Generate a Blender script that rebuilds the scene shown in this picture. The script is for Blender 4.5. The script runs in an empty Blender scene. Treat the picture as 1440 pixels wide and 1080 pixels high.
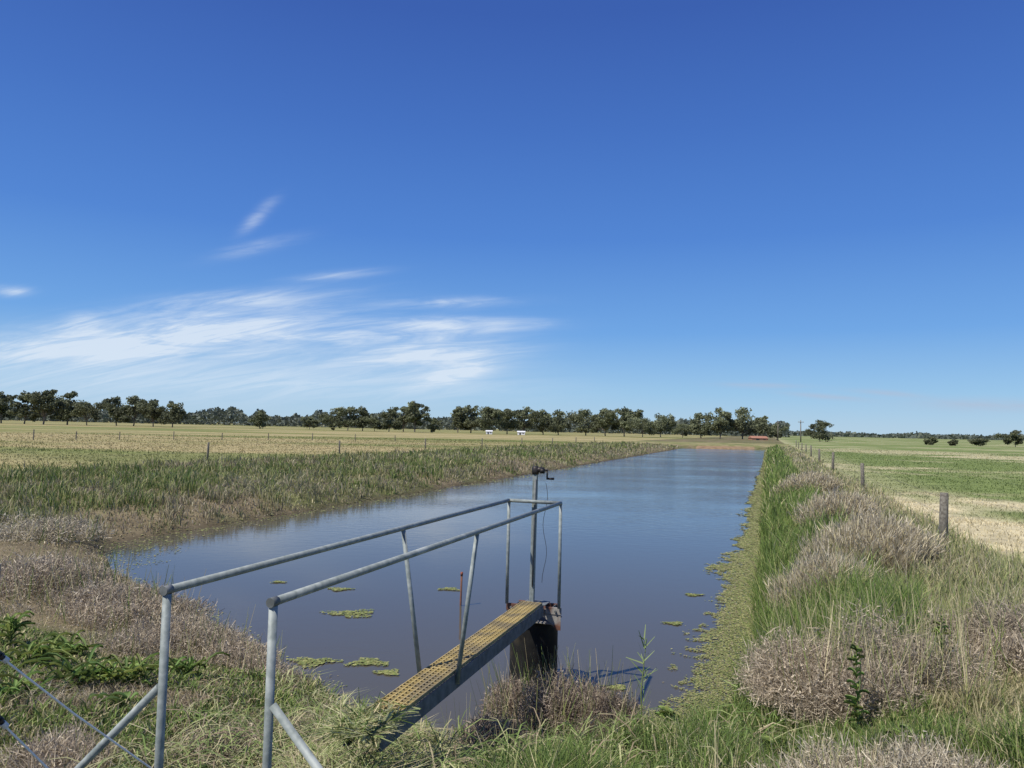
import bpy, math, random
import numpy as np
from mathutils import Vector, Matrix
rng=np.random.default_rng(7); random.seed(7)
S=bpy.context.scene; C=S.collection
R=math.radians
# ------------------------------------------------ camera
EYE=2.5; F=1040.0
cm=Matrix.Rotation(R(90+3.47),4,'X')@Matrix.Rotation(R(1.23),4,'Z')
cd=bpy.data.cameras.new('camera'); cam=bpy.data.objects.new('camera',cd); C.objects.link(cam)
cam.rotation_euler=cm.to_euler(); cam.location=(0,0,EYE)
cd.sensor_width=36; cd.lens=26; cd.clip_end=12000; cd.clip_start=0.05
S.camera=cam
S.view_settings.view_transform='Standard'; S.view_settings.look='None'; S.view_settings.exposure=0
def ray(px,py):
    return (cm.to_3x3()@Vector(((px-720)/F,-(py-540)/F,-1)))
def PZ(px,py,z):
    d=ray(px,py); t=(z-EYE)/d.z; return Vector((d.x*t,d.y*t,z))
def PY(px,py,Y):
    d=ray(px,py); t=Y/d.y; return Vector((d.x*t,Y,EYE+d.z*t))
# ------------------------------------------------ noise / terrain
def h2(x,y,s):
    v=np.sin(x*127.1+y*311.7+s*74.7)*43758.5453
    return v-np.floor(v)
def vn(x,y,s=0):
    xi=np.floor(x); yi=np.floor(y); fx=x-xi; fy=y-yi
    fx=fx*fx*(3-2*fx); fy=fy*fy*(3-2*fy)
    return (h2(xi,yi,s)*(1-fx)+h2(xi+1,yi,s)*fx)*(1-fy)+(h2(xi,yi+1,s)*(1-fx)+h2(xi+1,yi+1,s)*fx)*fy
def fbm(x,y,s=0,o=4):
    a=0;w=.5;t=0
    for k in range(o):
        a=a+w*vn(x,y,s+k*3.1); t+=w; w*=.5; x=x*2.03+5.2; y=y*2.03+1.7
    return a/t
def sst(a,b,x):
    t=np.clip((x-a)/(b-a),0,1); return t*t*(3-2*t)
poly=[(27.4,118),(40.6,118),(12.55,37),(5.1,15.3),(2.6,7.9),(2.2,7.0),(1.6,6.3),(.9,5.95),(.2,5.75),(-.5,5.95),(-1.07,6.45),(-1.6,7.05),(-2.43,7.8),(-3.4,9.0),(-5.0,10.8),(-6.5,12.4),(-8.15,14.9)]
def sd(x,y):
    x=np.asarray(x,float); y=np.asarray(y,float)
    d2=np.full(x.shape,1e18); ins=np.zeros(x.shape,bool)
    n=len(poly)
    for i in range(n):
        ax,ay=poly[i]; bx,by=poly[(i+1)%n]
        ex,ey=bx-ax,by-ay; L=ex*ex+ey*ey
        t=np.clip(((x-ax)*ex+(y-ay)*ey)/L,0,1)
        d2=np.minimum(d2,(x-ax-t*ex)**2+(y-ay-t*ey)**2)
        c=((ay>y)!=(by>y))&(x<(bx-ax)*(y-ay)/((by-ay) if by!=ay else 1e-9)+ax)
        ins^=c
    d=np.sqrt(d2); d=np.where(ins,-d,d)
    return d+(fbm(x*.9,y*.9,3,3)-.5)*.5*np.clip(12/(np.abs(y)+6),.3,1)
def SL(x,y): return -(x+13.3-.345*y)*.945
def SR(x,y): return (x+.2-.348*y)*.945
def hgt(x,y,d=None):
    if d is None: d=sd(x,y)
    nr=sst(11,5,y)
    top=.6+.25*nr
    tau=1.4+.5*sst(12,7,y)*sst(1.5,-.5,SR(x,y))-.5*sst(0,1,SR(x,y))
    z=np.where(d>0,top*(1-np.exp(-np.maximum(d,0)/tau)),np.maximum(-1,.45*d))
    z=z+np.where(d>0,(fbm(x*.8,y*.8,9,3)-.5)*.14*np.clip(d,0,1)*np.clip(30/(np.abs(y)+8),.1,1),0)
    return z
def H(x,y): return float(hgt(np.array([x]),np.array([y]))[0])
# ------------------------------------------------ materials
def nmat(name):
    m=bpy.data.materials.new(name); m.use_nodes=True; nt=m.node_tree
    return m,nt,nt.nodes['Principled BSDF']
def N(nt,t,**k):
    n=nt.nodes.new(t)
    for a,b in k.items(): setattr(n,a,b)
    return n
def noise_mat(name,c1,c2,scale=10,rough=.6,metal=0,bump=.2,thr=(.35,.65),c3=None,s3=3,thr3=(.55,.65),spec=.4):
    m,nt,p=nmat(name)
    tc=N(nt,'ShaderNodeTexCoord'); n=N(nt,'ShaderNodeTexNoise'); n.inputs['Scale'].default_value=scale; n.inputs['Detail'].default_value=6
    nt.links.new(tc.outputs['Object'],n.inputs['Vector'])
    r=N(nt,'ShaderNodeValToRGB'); r.color_ramp.elements[0].position=thr[0]; r.color_ramp.elements[1].position=thr[1]
    r.color_ramp.elements[0].color=(*c1,1); r.color_ramp.elements[1].color=(*c2,1)
    nt.links.new(n.outputs['Fac'],r.inputs['Fac']); out=r.outputs['Color']
    if c3:
        n3=N(nt,'ShaderNodeTexNoise'); n3.inputs['Scale'].default_value=s3; n3.inputs['Detail'].default_value=8; nt.links.new(tc.outputs['Object'],n3.inputs['Vector'])
        r3=N(nt,'ShaderNodeMapRange'); r3.inputs['From Min'].default_value=thr3[0]; r3.inputs['From Max'].default_value=thr3[1]
        nt.links.new(n3.outputs['Fac'],r3.inputs['Value'])
        mx=N(nt,'ShaderNodeMix',data_type='RGBA'); nt.links.new(r3.outputs['Result'],mx.inputs['Factor']); nt.links.new(out,mx.inputs['A']); mx.inputs['B'].default_value=(*c3,1)
        out=mx.outputs['Result']
    nt.links.new(out,p.inputs['Base Color'])
    p.inputs['Roughness'].default_value=rough; p.inputs['Metallic'].default_value=metal; p.inputs['Specular IOR Level'].default_value=spec
    b=N(nt,'ShaderNodeBump'); b.inputs['Strength'].default_value=bump; b.inputs['Distance'].default_value=.01
    nt.links.new(n.outputs['Fac'],b.inputs['Height']); nt.links.new(b.outputs['Normal'],p.inputs['Normal'])
    return m
def leaf_mat(name,trans=.3,rough=.6):
    m,nt,p=nmat(name)
    a=N(nt,'ShaderNodeAttribute',attribute_name='Col'); nt.links.new(a.outputs['Color'],p.inputs['Base Color'])
    p.inputs['Roughness'].default_value=rough; p.inputs['Specular IOR Level'].default_value=.25
    if trans>0:
        t=N(nt,'ShaderNodeBsdfTranslucent'); nt.links.new(a.outputs['Color'],t.inputs['Color'])
        mx=N(nt,'ShaderNodeMixShader'); mx.inputs['Fac'].default_value=trans
        nt.links.new(p.outputs[0],mx.inputs[1]); nt.links.new(t.outputs[0],mx.inputs[2])
        nt.links.new(mx.outputs[0],nt.nodes['Material Output'].inputs['Surface'])
    return m
GRASS=leaf_mat('grass_blade',.3); DRY=leaf_mat('dry_blade',.25,.8); LEAF=leaf_mat('tree_leaf',.25,.6); ALG=leaf_mat('algae_leaf',0,.7)
GALV=noise_mat('galvanised_steel',(.19,.22,.21),(.29,.32,.31),30,.65,.12,.15,c3=(.37,.40,.38),s3=9,thr3=(.55,.7))
GALV2=noise_mat('dull_galvanised_beam',(.10,.11,.11),(.19,.20,.20),14,.7,.1,.2)
YEL=noise_mat('yellow_grating',(.40,.30,.11),(.50,.38,.16),9,.75,0,.1,c3=(.26,.21,.12),s3=5,thr3=(.45,.6))
RUST=noise_mat('rusty_steel',(.20,.085,.05),(.11,.06,.045),18,.85,.1,.4,c3=(.32,.30,.27),s3=4,thr3=(.52,.6))
BLACK=noise_mat('black_pipe',(.008,.008,.008),(.02,.019,.017),9,.6,0,.3,c3=(.04,.034,.024),s3=4,spec=.25)
DARK=noise_mat('dark_cast_iron',(.02,.02,.02),(.06,.05,.045),20,.5,.4,.2)
WOOD=noise_mat('weathered_post_wood',(.12,.105,.085),(.25,.23,.19),25,.9,0,.5)
WIRE=noise_mat('fence_wire_metal',(.7,.7,.68),(.8,.8,.78),30,.5,0,0)
BARK=noise_mat('gum_bark',(.12,.10,.08),(.24,.21,.18),1.5,.9,0,.3)
WHITE=noise_mat('white_sheet',(.7,.7,.7),(.8,.8,.8),2,.5,0,0)
REDR=noise_mat('red_roof_sheet',(.33,.16,.10),(.40,.20,.13),2,.7,0,0)
GLASS=noise_mat('dark_opening',(.02,.025,.03),(.04,.045,.05),2,.3,0,0)
PORC=noise_mat('white_plastic',(.6,.6,.58),(.75,.75,.72),20,.3,0,0)
# ------------------------------------------------ mesh helpers
def tag(o,label=None,cat=None,group=None,kind=None):
    if label: o['label']=label
    if cat: o['category']=cat
    if group: o['group']=group
    if kind: o['kind']=kind
    return o
def npmesh(name,V,loops,starts,mat,col=None,parent=None,smooth=False,loc=None):
    V=np.asarray(V,dtype=np.float32)
    if loc is not None: V=V-np.array(loc,dtype=np.float32)
    me=bpy.data.meshes.new(name)
    me.vertices.add(len(V)); me.vertices.foreach_set('co',V.ravel())
    me.loops.add(len(loops)); me.loops.foreach_set('vertex_index',np.asarray(loops,dtype=np.int32))
    me.polygons.add(len(starts)); me.polygons.foreach_set('loop_start',np.asarray(starts,dtype=np.int32))
    if smooth: me.polygons.foreach_set('use_smooth',np.ones(len(starts),dtype=bool))
    if col is not None:
        a=me.attributes.new('Col','FLOAT_COLOR','POINT')
        c4=np.ones((len(V),4),dtype=np.float32); c4[:,:3]=col; a.data.foreach_set('color',c4.ravel())
    me.update(calc_edges=True); me.validate()
    me.materials.append(mat)
    o=bpy.data.objects.new(name,me); C.objects.link(o)
    if loc is not None and parent is None: o.location=loc
    if parent: o.parent=parent
    return o
def blade_geo(P,h,w,az,lean,col,dk=.65):
    n=len(P); D=np.stack([np.cos(az),np.sin(az),0*az],1)
    fa=rng.uniform(0,2*np.pi,n); Sd=np.stack([np.cos(fa),np.sin(fa),0*fa],1)*(w/2)[:,None]
    up=np.array([0,0,1.0])
    mid=P+D*(lean*h*.32)[:,None]+up*(h*.58*np.sqrt(np.maximum(1-(lean*.5)**2,.1)))[:,None]
    tip=P+D*(lean*h)[:,None]+up*(h*np.sqrt(np.maximum(1-lean**2*.8,.03)))[:,None]
    V=np.stack([P-Sd,P+Sd,mid-Sd*.8,mid+Sd*.8,tip],1).reshape(-1,3)
    base=(np.arange(n)*5)[:,None]
    loops=(base+np.array([0,1,3,2,2,3,4])[None]).ravel()
    st=((np.arange(n)*7)[:,None]+np.array([0,4])[None]).ravel()
    cc=np.repeat(col[:,None,:],5,1).copy()
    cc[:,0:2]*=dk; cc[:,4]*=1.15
    return V,loops,st,cc.reshape(-1,3)
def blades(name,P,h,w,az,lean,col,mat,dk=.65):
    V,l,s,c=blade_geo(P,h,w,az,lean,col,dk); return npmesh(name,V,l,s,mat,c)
def quads(P,A,B,col):
    n=len(P); V=np.stack([P-A-B,P+A-B,P+A+B,P-A+B],1).reshape(-1,3)
    return V,np.arange(n*4),np.arange(n)*4,np.repeat(col,4,0)
def rdir(n):
    v=rng.normal(size=(n,3)); return v/np.linalg.norm(v,axis=1)[:,None]
def twig_geo(P,D,L,w,col):
    n=len(P); q=np.cross(D,rdir(n)); q/=np.linalg.norm(q,axis=1)[:,None]+1e-6
    E=P+D*L[:,None]; q=q*(w/2)[:,None]
    V=np.stack([P-q,P+q,E+q*.4,E-q*.4],1).reshape(-1,3)
    return V,np.arange(n*4),np.arange(n)*4,np.repeat(col,4,0)
def merge(parts):
    Vs=[];Ls=[];Ss=[];Cs=[];vo=0;lo=0
    for V,l,s,c in parts:
        Vs.append(V);Ls.append(l+vo);Ss.append(s+lo);Cs.append(c);vo+=len(V);lo+=len(l)
    return np.concatenate(Vs),np.concatenate(Ls),np.concatenate(Ss),np.concatenate(Cs)
class MB:
    def __init__(s): s.v=[];s.f=[]
    def tube(s,pts,rad,n=12,cap=True):
        pts=[Vector(p) for p in pts]
        if not hasattr(rad,'__len__'): rad=[rad]*len(pts)
        rings=[]; prev=None
        for i,p in enumerate(pts):
            t=((pts[min(i+1,len(pts)-1)]-pts[max(i-1,0)])).normalized()
            a=prev if prev is not None else (Vector((0,0,1)) if abs(t.z)<.9 else Vector((1,0,0)))
            u=(a-t*a.dot(t)).normalized(); prev=u; v=t.cross(u)
            b=len(s.v)
            for k in range(n):
                an=2*math.pi*k/n; s.v.append(p+(u*math.cos(an)+v*math.sin(an))*rad[i])
            rings.append(b)
        for a,b in zip(rings,rings[1:]):
            for k in range(n): s.f.append((a+k,a+(k+1)%n,b+(k+1)%n,b+k))
        if cap:
            s.f.append(tuple(rings[0]+k for k in range(n))[::-1]); s.f.append(tuple(rings[-1]+k for k in range(n)))
        return s
    def box(s,c,ax,ay,az):
        c=Vector(c);b=len(s.v)
        for i in(-1,1):
            for j in(-1,1):
                for k in(-1,1): s.v.append(c+Vector(ax)*i+Vector(ay)*j+Vector(az)*k)
        for f in((0,1,3,2),(4,6,7,5),(0,4,5,1),(2,3,7,6),(0,2,6,4),(1,5,7,3)): s.f.append(tuple(b+q for q in f))
        return s
    def prism(s,pts,off):
        b=len(s.v);n=len(pts);off=Vector(off)
        for p in pts: s.v.append(Vector(p))
        for p in pts: s.v.append(Vector(p)+off)
        s.f.append(tuple(b+i for i in range(n))[::-1]); s.f.append(tuple(b+n+i for i in range(n)))
        for i in range(n): s.f.append((b+i,b+(i+1)%n,b+n+(i+1)%n,b+n+i))
        return s
    def build(s,name,mat,parent=None,smooth=False,bevel=0,pos=None):
        me=bpy.data.meshes.new(name)
        o0=Vector(parent_loc(parent)) if parent else (Vector(pos) if pos else Vector((0,0,0)))
        me.from_pydata([tuple(v-o0) for v in s.v],[],s.f); me.materials.append(mat)
        import bmesh
        bm=bmesh.new(); bm.from_mesh(me); bmesh.ops.recalc_face_normals(bm,faces=bm.faces); bm.to_mesh(me); bm.free()
        if smooth:
            me.polygons.foreach_set('use_smooth',[len(p.vertices)==4 for p in me.polygons])
        o=bpy.data.objects.new(name,me); C.objects.link(o)
        if parent: o.parent=parent
        elif pos: o.location=pos
        if bevel:
            b=o.modifiers.new('bevel','BEVEL'); b.width=bevel; b.segments=2; b.limit_method='ANGLE'
        return o
def parent_loc(p):
    l=Vector(p.location)
    while p.parent: p=p.parent; l+=Vector(p.location)
    return l
def empty(name,loc,label,cat,group=None):
    o=bpy.data.objects.new(name,None); C.objects.link(o); o.location=loc; o.empty_display_size=.2
    return tag(o,label,cat,group)
# ------------------------------------------------ walkway frame (used by the grass too)
ZR=1.81; ZD=.85
L0=PZ(232,830,ZR); L1=PZ(715,704,ZR); R0=PZ(388,846,ZR); R1=PZ(789,707,ZR)
dr=((L1-L0)+(R1-R0)); dr.z=0; dr.normalize(); pr=Vector((dr.y,-dr.x,0))
cen0=(L0+R0)/2; half=.5*abs(((R1-L1)).dot(pr)); tF=((L1+R1)/2-cen0).dot(dr)
def W_(t,s,z):
    v=cen0+dr*t+pr*s; return Vector((v.x,v.y,z))
half0=.5*abs((R0-L0).dot(pr)); half=(half+half0)/2
TD0=(4.12-cen0.y)/dr.y; TD1=tF-.02
# ------------------------------------------------ shrub list first (the grass keeps low under them)
PK=[(.50,.42,.31),(.41,.34,.25),(.60,.52,.39),(.30,.25,.18)]
GB=[(.54,.48,.35),(.42,.37,.27),(.64,.57,.43),(.32,.27,.19)]
BR=[(.26,.20,.15),(.36,.29,.22),(.17,.13,.10),(.45,.38,.29)]
SH=[(1225,945,.8,.68,.62,34000,PK,'large rounded tan dry shrub on the right bank'),
(1410,905,.8,.66,.5,24000,PK,'dry brown shrub at the right edge beside the large rounded one'),
(1120,1122,.85,.55,.34,20000,GB,'low dry shrub at the bottom edge right of the green grass'),
(1300,1118,.85,.6,.32,20000,GB,'low dry shrub in the bottom right corner grass'),
(788,1010,.05,.58,.48,27000,BR,'dark brown bramble mound in front of the black pipe'),
(685,1062,.15,.34,.28,8000,BR,'small dark dry tuft right of the walkway deck'),
(40,800,.7,1.0,.42,15000,PK,'wide brown dry shrub at the left picture edge above the green weeds'),
(140,820,.7,.9,.38,14000,PK,'brown dry shrub second from the left edge on the near bank'),
(225,862,.65,.7,.30,10000,PK,'brown dry shrub above the front left handrail post'),
(320,905,.45,.45,.22,7000,PK,'low brown shrub at the water edge between the two front posts'),
(60,1040,.75,.38,.14,6000,PK,'brown dry tuft behind the left brace'),
(300,1000,.75,.34,.13,5000,PK,'brown dry tuft between the two front handrail posts'),
(30,748,.4,1.3,.45,8000,GB,'dark grey brown shrub on the far bank at the left edge')]
UP=[(1150,822,.65,.45,.72,3000,'tall dry stalk clump behind the large rounded shrub'),
(1225,790,.65,.75,.85,4600,'tall pale dry stalk clump left of the nearest right fence post'),
(1178,738,.6,.7,.85,3400,'pale dry stalk clump beside the green strip, second along the bank'),
(1135,692,.6,.9,.8,2200,'farthest dry stalk clump beside the green strip')]
SC=[(PZ(s[0],s[1],s[2]),s[3],s[0]) for s in SH]
def under(x,y):
    f=np.ones(len(x))
    for c0,rd,px in SC:
        q=np.hypot(x-c0.x,y-c0.y)/rd; f=np.minimum(f,.2+.8*sst(.75,1.15,q))
        for kk,ml in((.88,.35),(.76,.6)):
            q2=np.hypot(x-c0.x*kk,y-c0.y*kk)/(rd*.95); f=np.minimum(f,ml+(1-ml)*sst(.7,1.2,q2))
    t=(x-cen0.x)*dr.x+(y-cen0.y)*dr.y; s=(x-cen0.x)*pr.x+(y-cen0.y)*pr.y
    dk=(t>TD0-.05)&(s>-.25)&(s<.5); f=np.where(dk,np.minimum(f,.42),f)
    return f
# ------------------------------------------------ ground sheet
def axis(segs):
    out=[]
    for a,b,n in segs: out+=list(np.linspace(a,b,n,endpoint=False))
    return out
sx=axis([(-12,7,96)]); g=.2; x=7
while x<7000: sx.append(x); g*=1.06; x+=g
left=[];g=.2;x=-12
while x>-7000: g*=1.06; x-=g; left.append(x)
sx=np.array(left[::-1]+sx)
ys=axis([(-2,13,110)]);g=.14;y=13.0
while y<5000: ys.append(y); g*=1.022; y+=g
low=[];g=.2;y=-2
while y>-300: g*=1.15; y-=g; low.append(y)
ys=np.array(low[::-1]+ys)
GX,GY=np.meshgrid(sx,ys); GX=GX+.347*GY
gd=sd(GX,GY); GZ=hgt(GX,GY,gd)
sl=SL(GX,GY); sr=SR(GX,GY)
def lerp(a,b,t): return a*(1-t[...,None])+b*t[...,None]
def col(*c): return np.array(c,dtype=float)
n2=fbm(GX*.35,GY*.35,17,4)
one=np.ones(GX.shape+(3,))
def fieldL(x,y):
    a=fbm(x*.02,y*.09,21,4); b=fbm(x*.35,y*.35,17,4); e=fbm(x*.012,y*.05,25,3)
    c=lerp(col(.20,.205,.07)*np.ones(x.shape+(3,)),col(.40,.33,.17),sst(.36,.60,a*.65+b*.35)*.95)
    return lerp(c,col(.16,.19,.06),sst(.48,.62,e)*.75)
def fieldR(x,y):
    b=fbm(x*.3,y*.3,17,4); s=SR(x,y); q=fbm(x*.06,y*.10,29,4)
    dry=sst(7.5,3.5,s)*.35
    c=lerp(col(.17,.215,.07)*np.ones(x.shape+(3,)),col(.55,.48,.30),np.clip(sst(.46,.62,b*.35+q*.65)*.95*(.45+.55*sst(150,20,y))+dry,0,1))
    return c
c=np.where((sr>0)[...,None],fieldR(GX,GY),fieldL(GX,GY))
cb=lerp(col(.13,.135,.055)*one,col(.21,.17,.10),sst(.4,.6,n2))
bank=((sl<12.6)&(sr<3.4))
c=np.where(bank[...,None],cb,c)
endm=(GY>117)&(GY<121)&(sl<-2)&(sr<-2)
c=np.where(endm[...,None],lerp(col(.30,.19,.12)*one,col(.26,.20,.12),n2),c)
farend=(GY>=121)&(GY<150)&(sl<14)&(sr<4); c=np.where(farend[...,None],lerp(col(.19,.20,.075)*one,col(.32,.27,.14),sst(.4,.6,n2)),c)
mud=sst(.35,-.1,gd)*(GY<110)
c=lerp(c,col(.09,.07,.045),mud)
ny,nx=GX.shape
V=np.stack([GX,GY,GZ],-1).reshape(-1,3)
ii,jj=np.meshgrid(np.arange(ny-1),np.arange(nx-1),indexing='ij')
b0=(ii*nx+jj).ravel()
loops=np.stack([b0,b0+1,b0+nx+1,b0+nx],1).ravel()
m,nt,p=nmat('ground_soil')
a=N(nt,'ShaderNodeAttribute',attribute_name='Col'); tc=N(nt,'ShaderNodeTexCoord')
na=N(nt,'ShaderNodeTexNoise'); na.inputs['Scale'].default_value=1.3; na.inputs['Detail'].default_value=8; na.inputs['Roughness'].default_value=.7
nt.links.new(tc.outputs['Object'],na.inputs['Vector'])
mr=N(nt,'ShaderNodeMapRange'); mr.inputs['From Min'].default_value=.3; mr.inputs['From Max'].default_value=.7; mr.inputs['To Min'].default_value=.6; mr.inputs['To Max'].default_value=1.35
nt.links.new(na.outputs['Fac'],mr.inputs['Value'])
vm=N(nt,'ShaderNodeVectorMath',operation='SCALE'); nt.links.new(a.outputs['Color'],vm.inputs[0]); nt.links.new(mr.outputs[0],vm.inputs['Scale'])
nt.links.new(vm.outputs[0],p.inputs['Base Color']); p.inputs['Roughness'].default_value=.95; p.inputs['Specular IOR Level'].default_value=.1
bp=N(nt,'ShaderNodeBump'); bp.inputs['Strength'].default_value=.4; bp.inputs['Distance'].default_value=.06; nt.links.new(na.outputs['Fac'],bp.inputs['Height']); nt.links.new(bp.outputs[0],p.inputs['Normal'])
g_=npmesh('ground',V,loops,np.arange(len(b0))*4,m,c.reshape(-1,3),smooth=True); tag(g_,kind='structure')
# ------------------------------------------------ water
m,nt,p=nmat('channel_water')
p.inputs['Base Color'].default_value=(.088,.080,.058,1); p.inputs['Roughness'].default_value=.08; p.inputs['IOR'].default_value=1.33
tc=N(nt,'ShaderNodeTexCoord'); mp=N(nt,'ShaderNodeMapping'); mp.inputs['Rotation'].default_value=(0,0,R(-15)); mp.inputs['Scale'].default_value=(1.0,1.5,1)
nt.links.new(tc.outputs['Object'],mp.inputs['Vector'])
w1=N(nt,'ShaderNodeTexNoise'); w1.inputs['Scale'].default_value=3.2; w1.inputs['Detail'].default_value=4; w1.inputs['Roughness'].default_value=.55; w1.inputs['Distortion'].default_value=.4
nt.links.new(mp.outputs[0],w1.inputs['Vector'])
w2=N(nt,'ShaderNodeTexNoise'); w2.inputs['Scale'].default_value=.12; w2.inputs['Detail'].default_value=3; nt.links.new(mp.outputs[0],w2.inputs['Vector'])
sp=N(nt,'ShaderNodeSeparateXYZ'); nt.links.new(tc.outputs['Object'],sp.inputs[0])
r1=N(nt,'ShaderNodeMapRange'); r1.inputs['From Min'].default_value=14; r1.inputs['From Max'].default_value=60; r1.inputs['To Min'].default_value=.012; r1.inputs['To Max'].default_value=.55
nt.links.new(sp.outputs['Y'],r1.inputs['Value'])
r2=N(nt,'ShaderNodeMapRange'); r2.inputs['From Min'].default_value=.38; r2.inputs['From Max'].default_value=.62; r2.inputs['To Min'].default_value=.25; r2.inputs['To Max'].default_value=1.3; nt.links.new(w2.outputs['Fac'],r2.inputs['Value'])
mu=N(nt,'ShaderNodeMath',operation='MULTIPLY'); nt.links.new(r1.outputs[0],mu.inputs[0]); nt.links.new(r2.outputs[0],mu.inputs[1])
mh=N(nt,'ShaderNodeMath',operation='MULTIPLY'); nt.links.new(w1.outputs['Fac'],mh.inputs[0]); nt.links.new(mu.outputs[0],mh.inputs[1])
bp=N(nt,'ShaderNodeBump'); bp.inputs['Strength'].default_value=1; bp.inputs['Distance'].default_value=.09; nt.links.new(mh.outputs[0],bp.inputs['Height']); nt.links.new(bp.outputs[0],p.inputs['Normal'])
wv=[(s+.347*yy,yy,0) for s,yy in((-14.0,4.8),(0.9,4.8),(0.6,119),(-14.0,119))]
w=npmesh('water',np.array(wv),[0,1,2,3],[0],m); tag(w,kind='structure')
# ------------------------------------------------ vegetation scatter
def scatter(n,r0,r1,a0=-42,a1=42):
    r=np.exp(rng.uniform(np.log(r0),np.log(r1),n)); a=rng.uniform(R(a0),R(a1),n)
    x=r*np.sin(a); y=r*np.cos(a); d=sd(x,y); return x,y,r,d
def emit(name,x,y,d,r,h,colr,mat,lean=(.1,.6),wmul=1,label=None,cat=None,hmin=.03,dk=.65):
    n=len(x)
    P=np.stack([x,y,hgt(x,y,d)-.01],1)
    w=np.maximum(.0045,.00095*r)*wmul*rng.uniform(.7,1.4,n)
    az=rng.uniform(0,2*np.pi,n)
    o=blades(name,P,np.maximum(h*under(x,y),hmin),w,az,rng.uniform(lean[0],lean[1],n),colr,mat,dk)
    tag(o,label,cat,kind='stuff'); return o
def mixc(cols,n,wts=None):
    cols=np.array(cols); k=rng.choice(len(cols),n,p=wts); return cols[k]*rng.uniform(.75,1.25,(n,1))
G1=(.15,.22,.055);G2=(.21,.29,.075);G3=(.09,.145,.04);ST=(.58,.51,.30);ST2=(.47,.40,.235);DB=(.36,.29,.20);DG=(.50,.44,.32);YG=(.34,.36,.135);PB=(.32,.26,.19);OL=(.22,.24,.09)
x,y,r,d=scatter(600000,2.3,120)
sl=SL(x,y); sr=SR(x,y); k=d>.03
x,y,r,d,sl,sr=[q[k] for q in(x,y,r,d,sl,sr)]
nz=fbm(x*.9,y*.9,31,3); nzl=fbm(x*.25,y*.25,41,3); nzs=fbm(x*2.6,y*2.6,71,2)
isR=(sr>0)&(y>5.6); isL=(sl>-.2)&(y>13.5)&~isR; isN=~isR&~isL
rnd=rng.uniform(size=len(x))
gw=1.5+(nz-.5)*1.0
k=isR&(sr<gw)&(y>6.0)
n=k.sum(); emit('bank_grass',x[k],y[k],d[k],r[k],(.25+.55*nzs[k])*rng.uniform(.5,1.2,n)*sst(-.25,.25,d[k]),mixc([G1,G2,G3,YG,ST],n,[.30,.38,.13,.14,.05]),GRASS,(.1,.8),1.1,'lush green grass strip along the right water edge','grass')
k=isR&(sr>=gw-.15)&(sr<3.5+(nz-.5))
n=k.sum(); dz=sst(.35,.65,nzl[k]+(rng.uniform(size=n)-.5)*.3)
cc=lerp(mixc([DG,ST2,DB,ST],n,[.33,.27,.15,.25]),mixc([G1,G2,YG],n),np.where((dz>.5)|(y[k]<9),.75,.3)*(rng.uniform(size=n)>.28))
emit('dry_bank_grass',x[k],y[k],d[k],r[k],(.05+.5*(nzs[k]*.6+nz[k]*.4))*rng.uniform(.3,1.2,n),cc,DRY,(.1,.8),.9,'tall dry grey and straw grass between the green strip and the right fence','dry grass')
k=isR&(sr>=3.4+(nz-.5))&(rnd<.55)
n=k.sum(); cc=fieldR(x[k],y[k])*rng.uniform(.75,1.35,(n,1))*1.12
emit('pasture_grass',x[k],y[k],d[k],r[k],(.02+.08*nz[k])*rng.uniform(.5,1.5,n),cc,GRASS,(.2,.9),1,'short mown pasture grass right of the channel fence','grass',dk=.9)
# left bank: low, patchy olive, straw and grey-brown weeds
k=isL&(sl<12.6+(nz-.5)*2)
n=k.sum(); t=nz[k]*.5+nzl[k]*.5; edge=sst(2.8,.4,sl[k]); jn=(rng.uniform(size=n)-.5)
green=sst(.47,.58,t-.12*edge+jn*.12); tuft=sst(.54,.68,nzs[k])
tan=mixc([ST2,DG,ST,YG,OL],n,[.2,.2,.15,.25,.2]); brn=mixc([PB,DB,DG,OL],n,[.33,.25,.2,.22]); grn=mixc([G1,OL,YG,G3,ST2],n,[.27,.3,.2,.13,.1])
cc=lerp(lerp(tan,brn,sst(.46,.58,fbm(x[k]*.5,y[k]*.5,91,3)+.18*edge+jn*.1)),grn,np.clip(green+.35*tuft,0,1))
emit('channel_bank_weeds',x[k],y[k],d[k],r[k],(.05+.16*nzs[k]+.16*green*nz[k]+.22*tuft)*rng.uniform(.35,1.2,n)*sst(0,.5,d[k]+.1),cc,GRASS,(.1,.85),1.1,'green and brown weeds covering the far left bank','weeds',dk=.85)
k=isL&(sl>=12.6+(nz-.5)*2)&(rnd<.4)
n=k.sum(); cc=fieldL(x[k],y[k])*rng.uniform(.75,1.3,(n,1))*1.12
emit('meadow_grass',x[k],y[k],d[k],r[k],(.03+.10*nz[k])*rng.uniform(.5,1.4,n),cc,GRASS,(.2,.8),1,'short yellowing grass of the left field','grass',dk=.9)
brown=isN&(x<-1.7+(nz-.5)*1.5)&((y>6.9+(nz-.5)*1.6)|((nzs>.54)&(y<5.6)))
k=brown; n=k.sum()
emit('dead_ground_cover',x[k],y[k],d[k],r[k],(.02+.2*nzs[k])*rng.uniform(.4,1.2,n),mixc([DB,DG,PB,OL,ST2],n,[.28,.3,.18,.12,.12]),DRY,(.5,1.05),.9,'brown dead ground cover on the near left bank','dead grass')
cutz=isN&~brown&(x<.0+(nz-.5)*.8)
lw=cutz&(x<-1.5+(nzs-.5)*1.6)
k=lw; n=k.sum()
emit('low_green_weeds',x[k],y[k],d[k],r[k],(.03+.22*nzs[k])*rng.uniform(.5,1.2,n),mixc([G1,G2,YG,ST,G3,DB],n,[.22,.24,.15,.15,.1,.14]),GRASS,(.3,1.05),2.0,'low green weeds on the near left bank','weeds')
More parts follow.
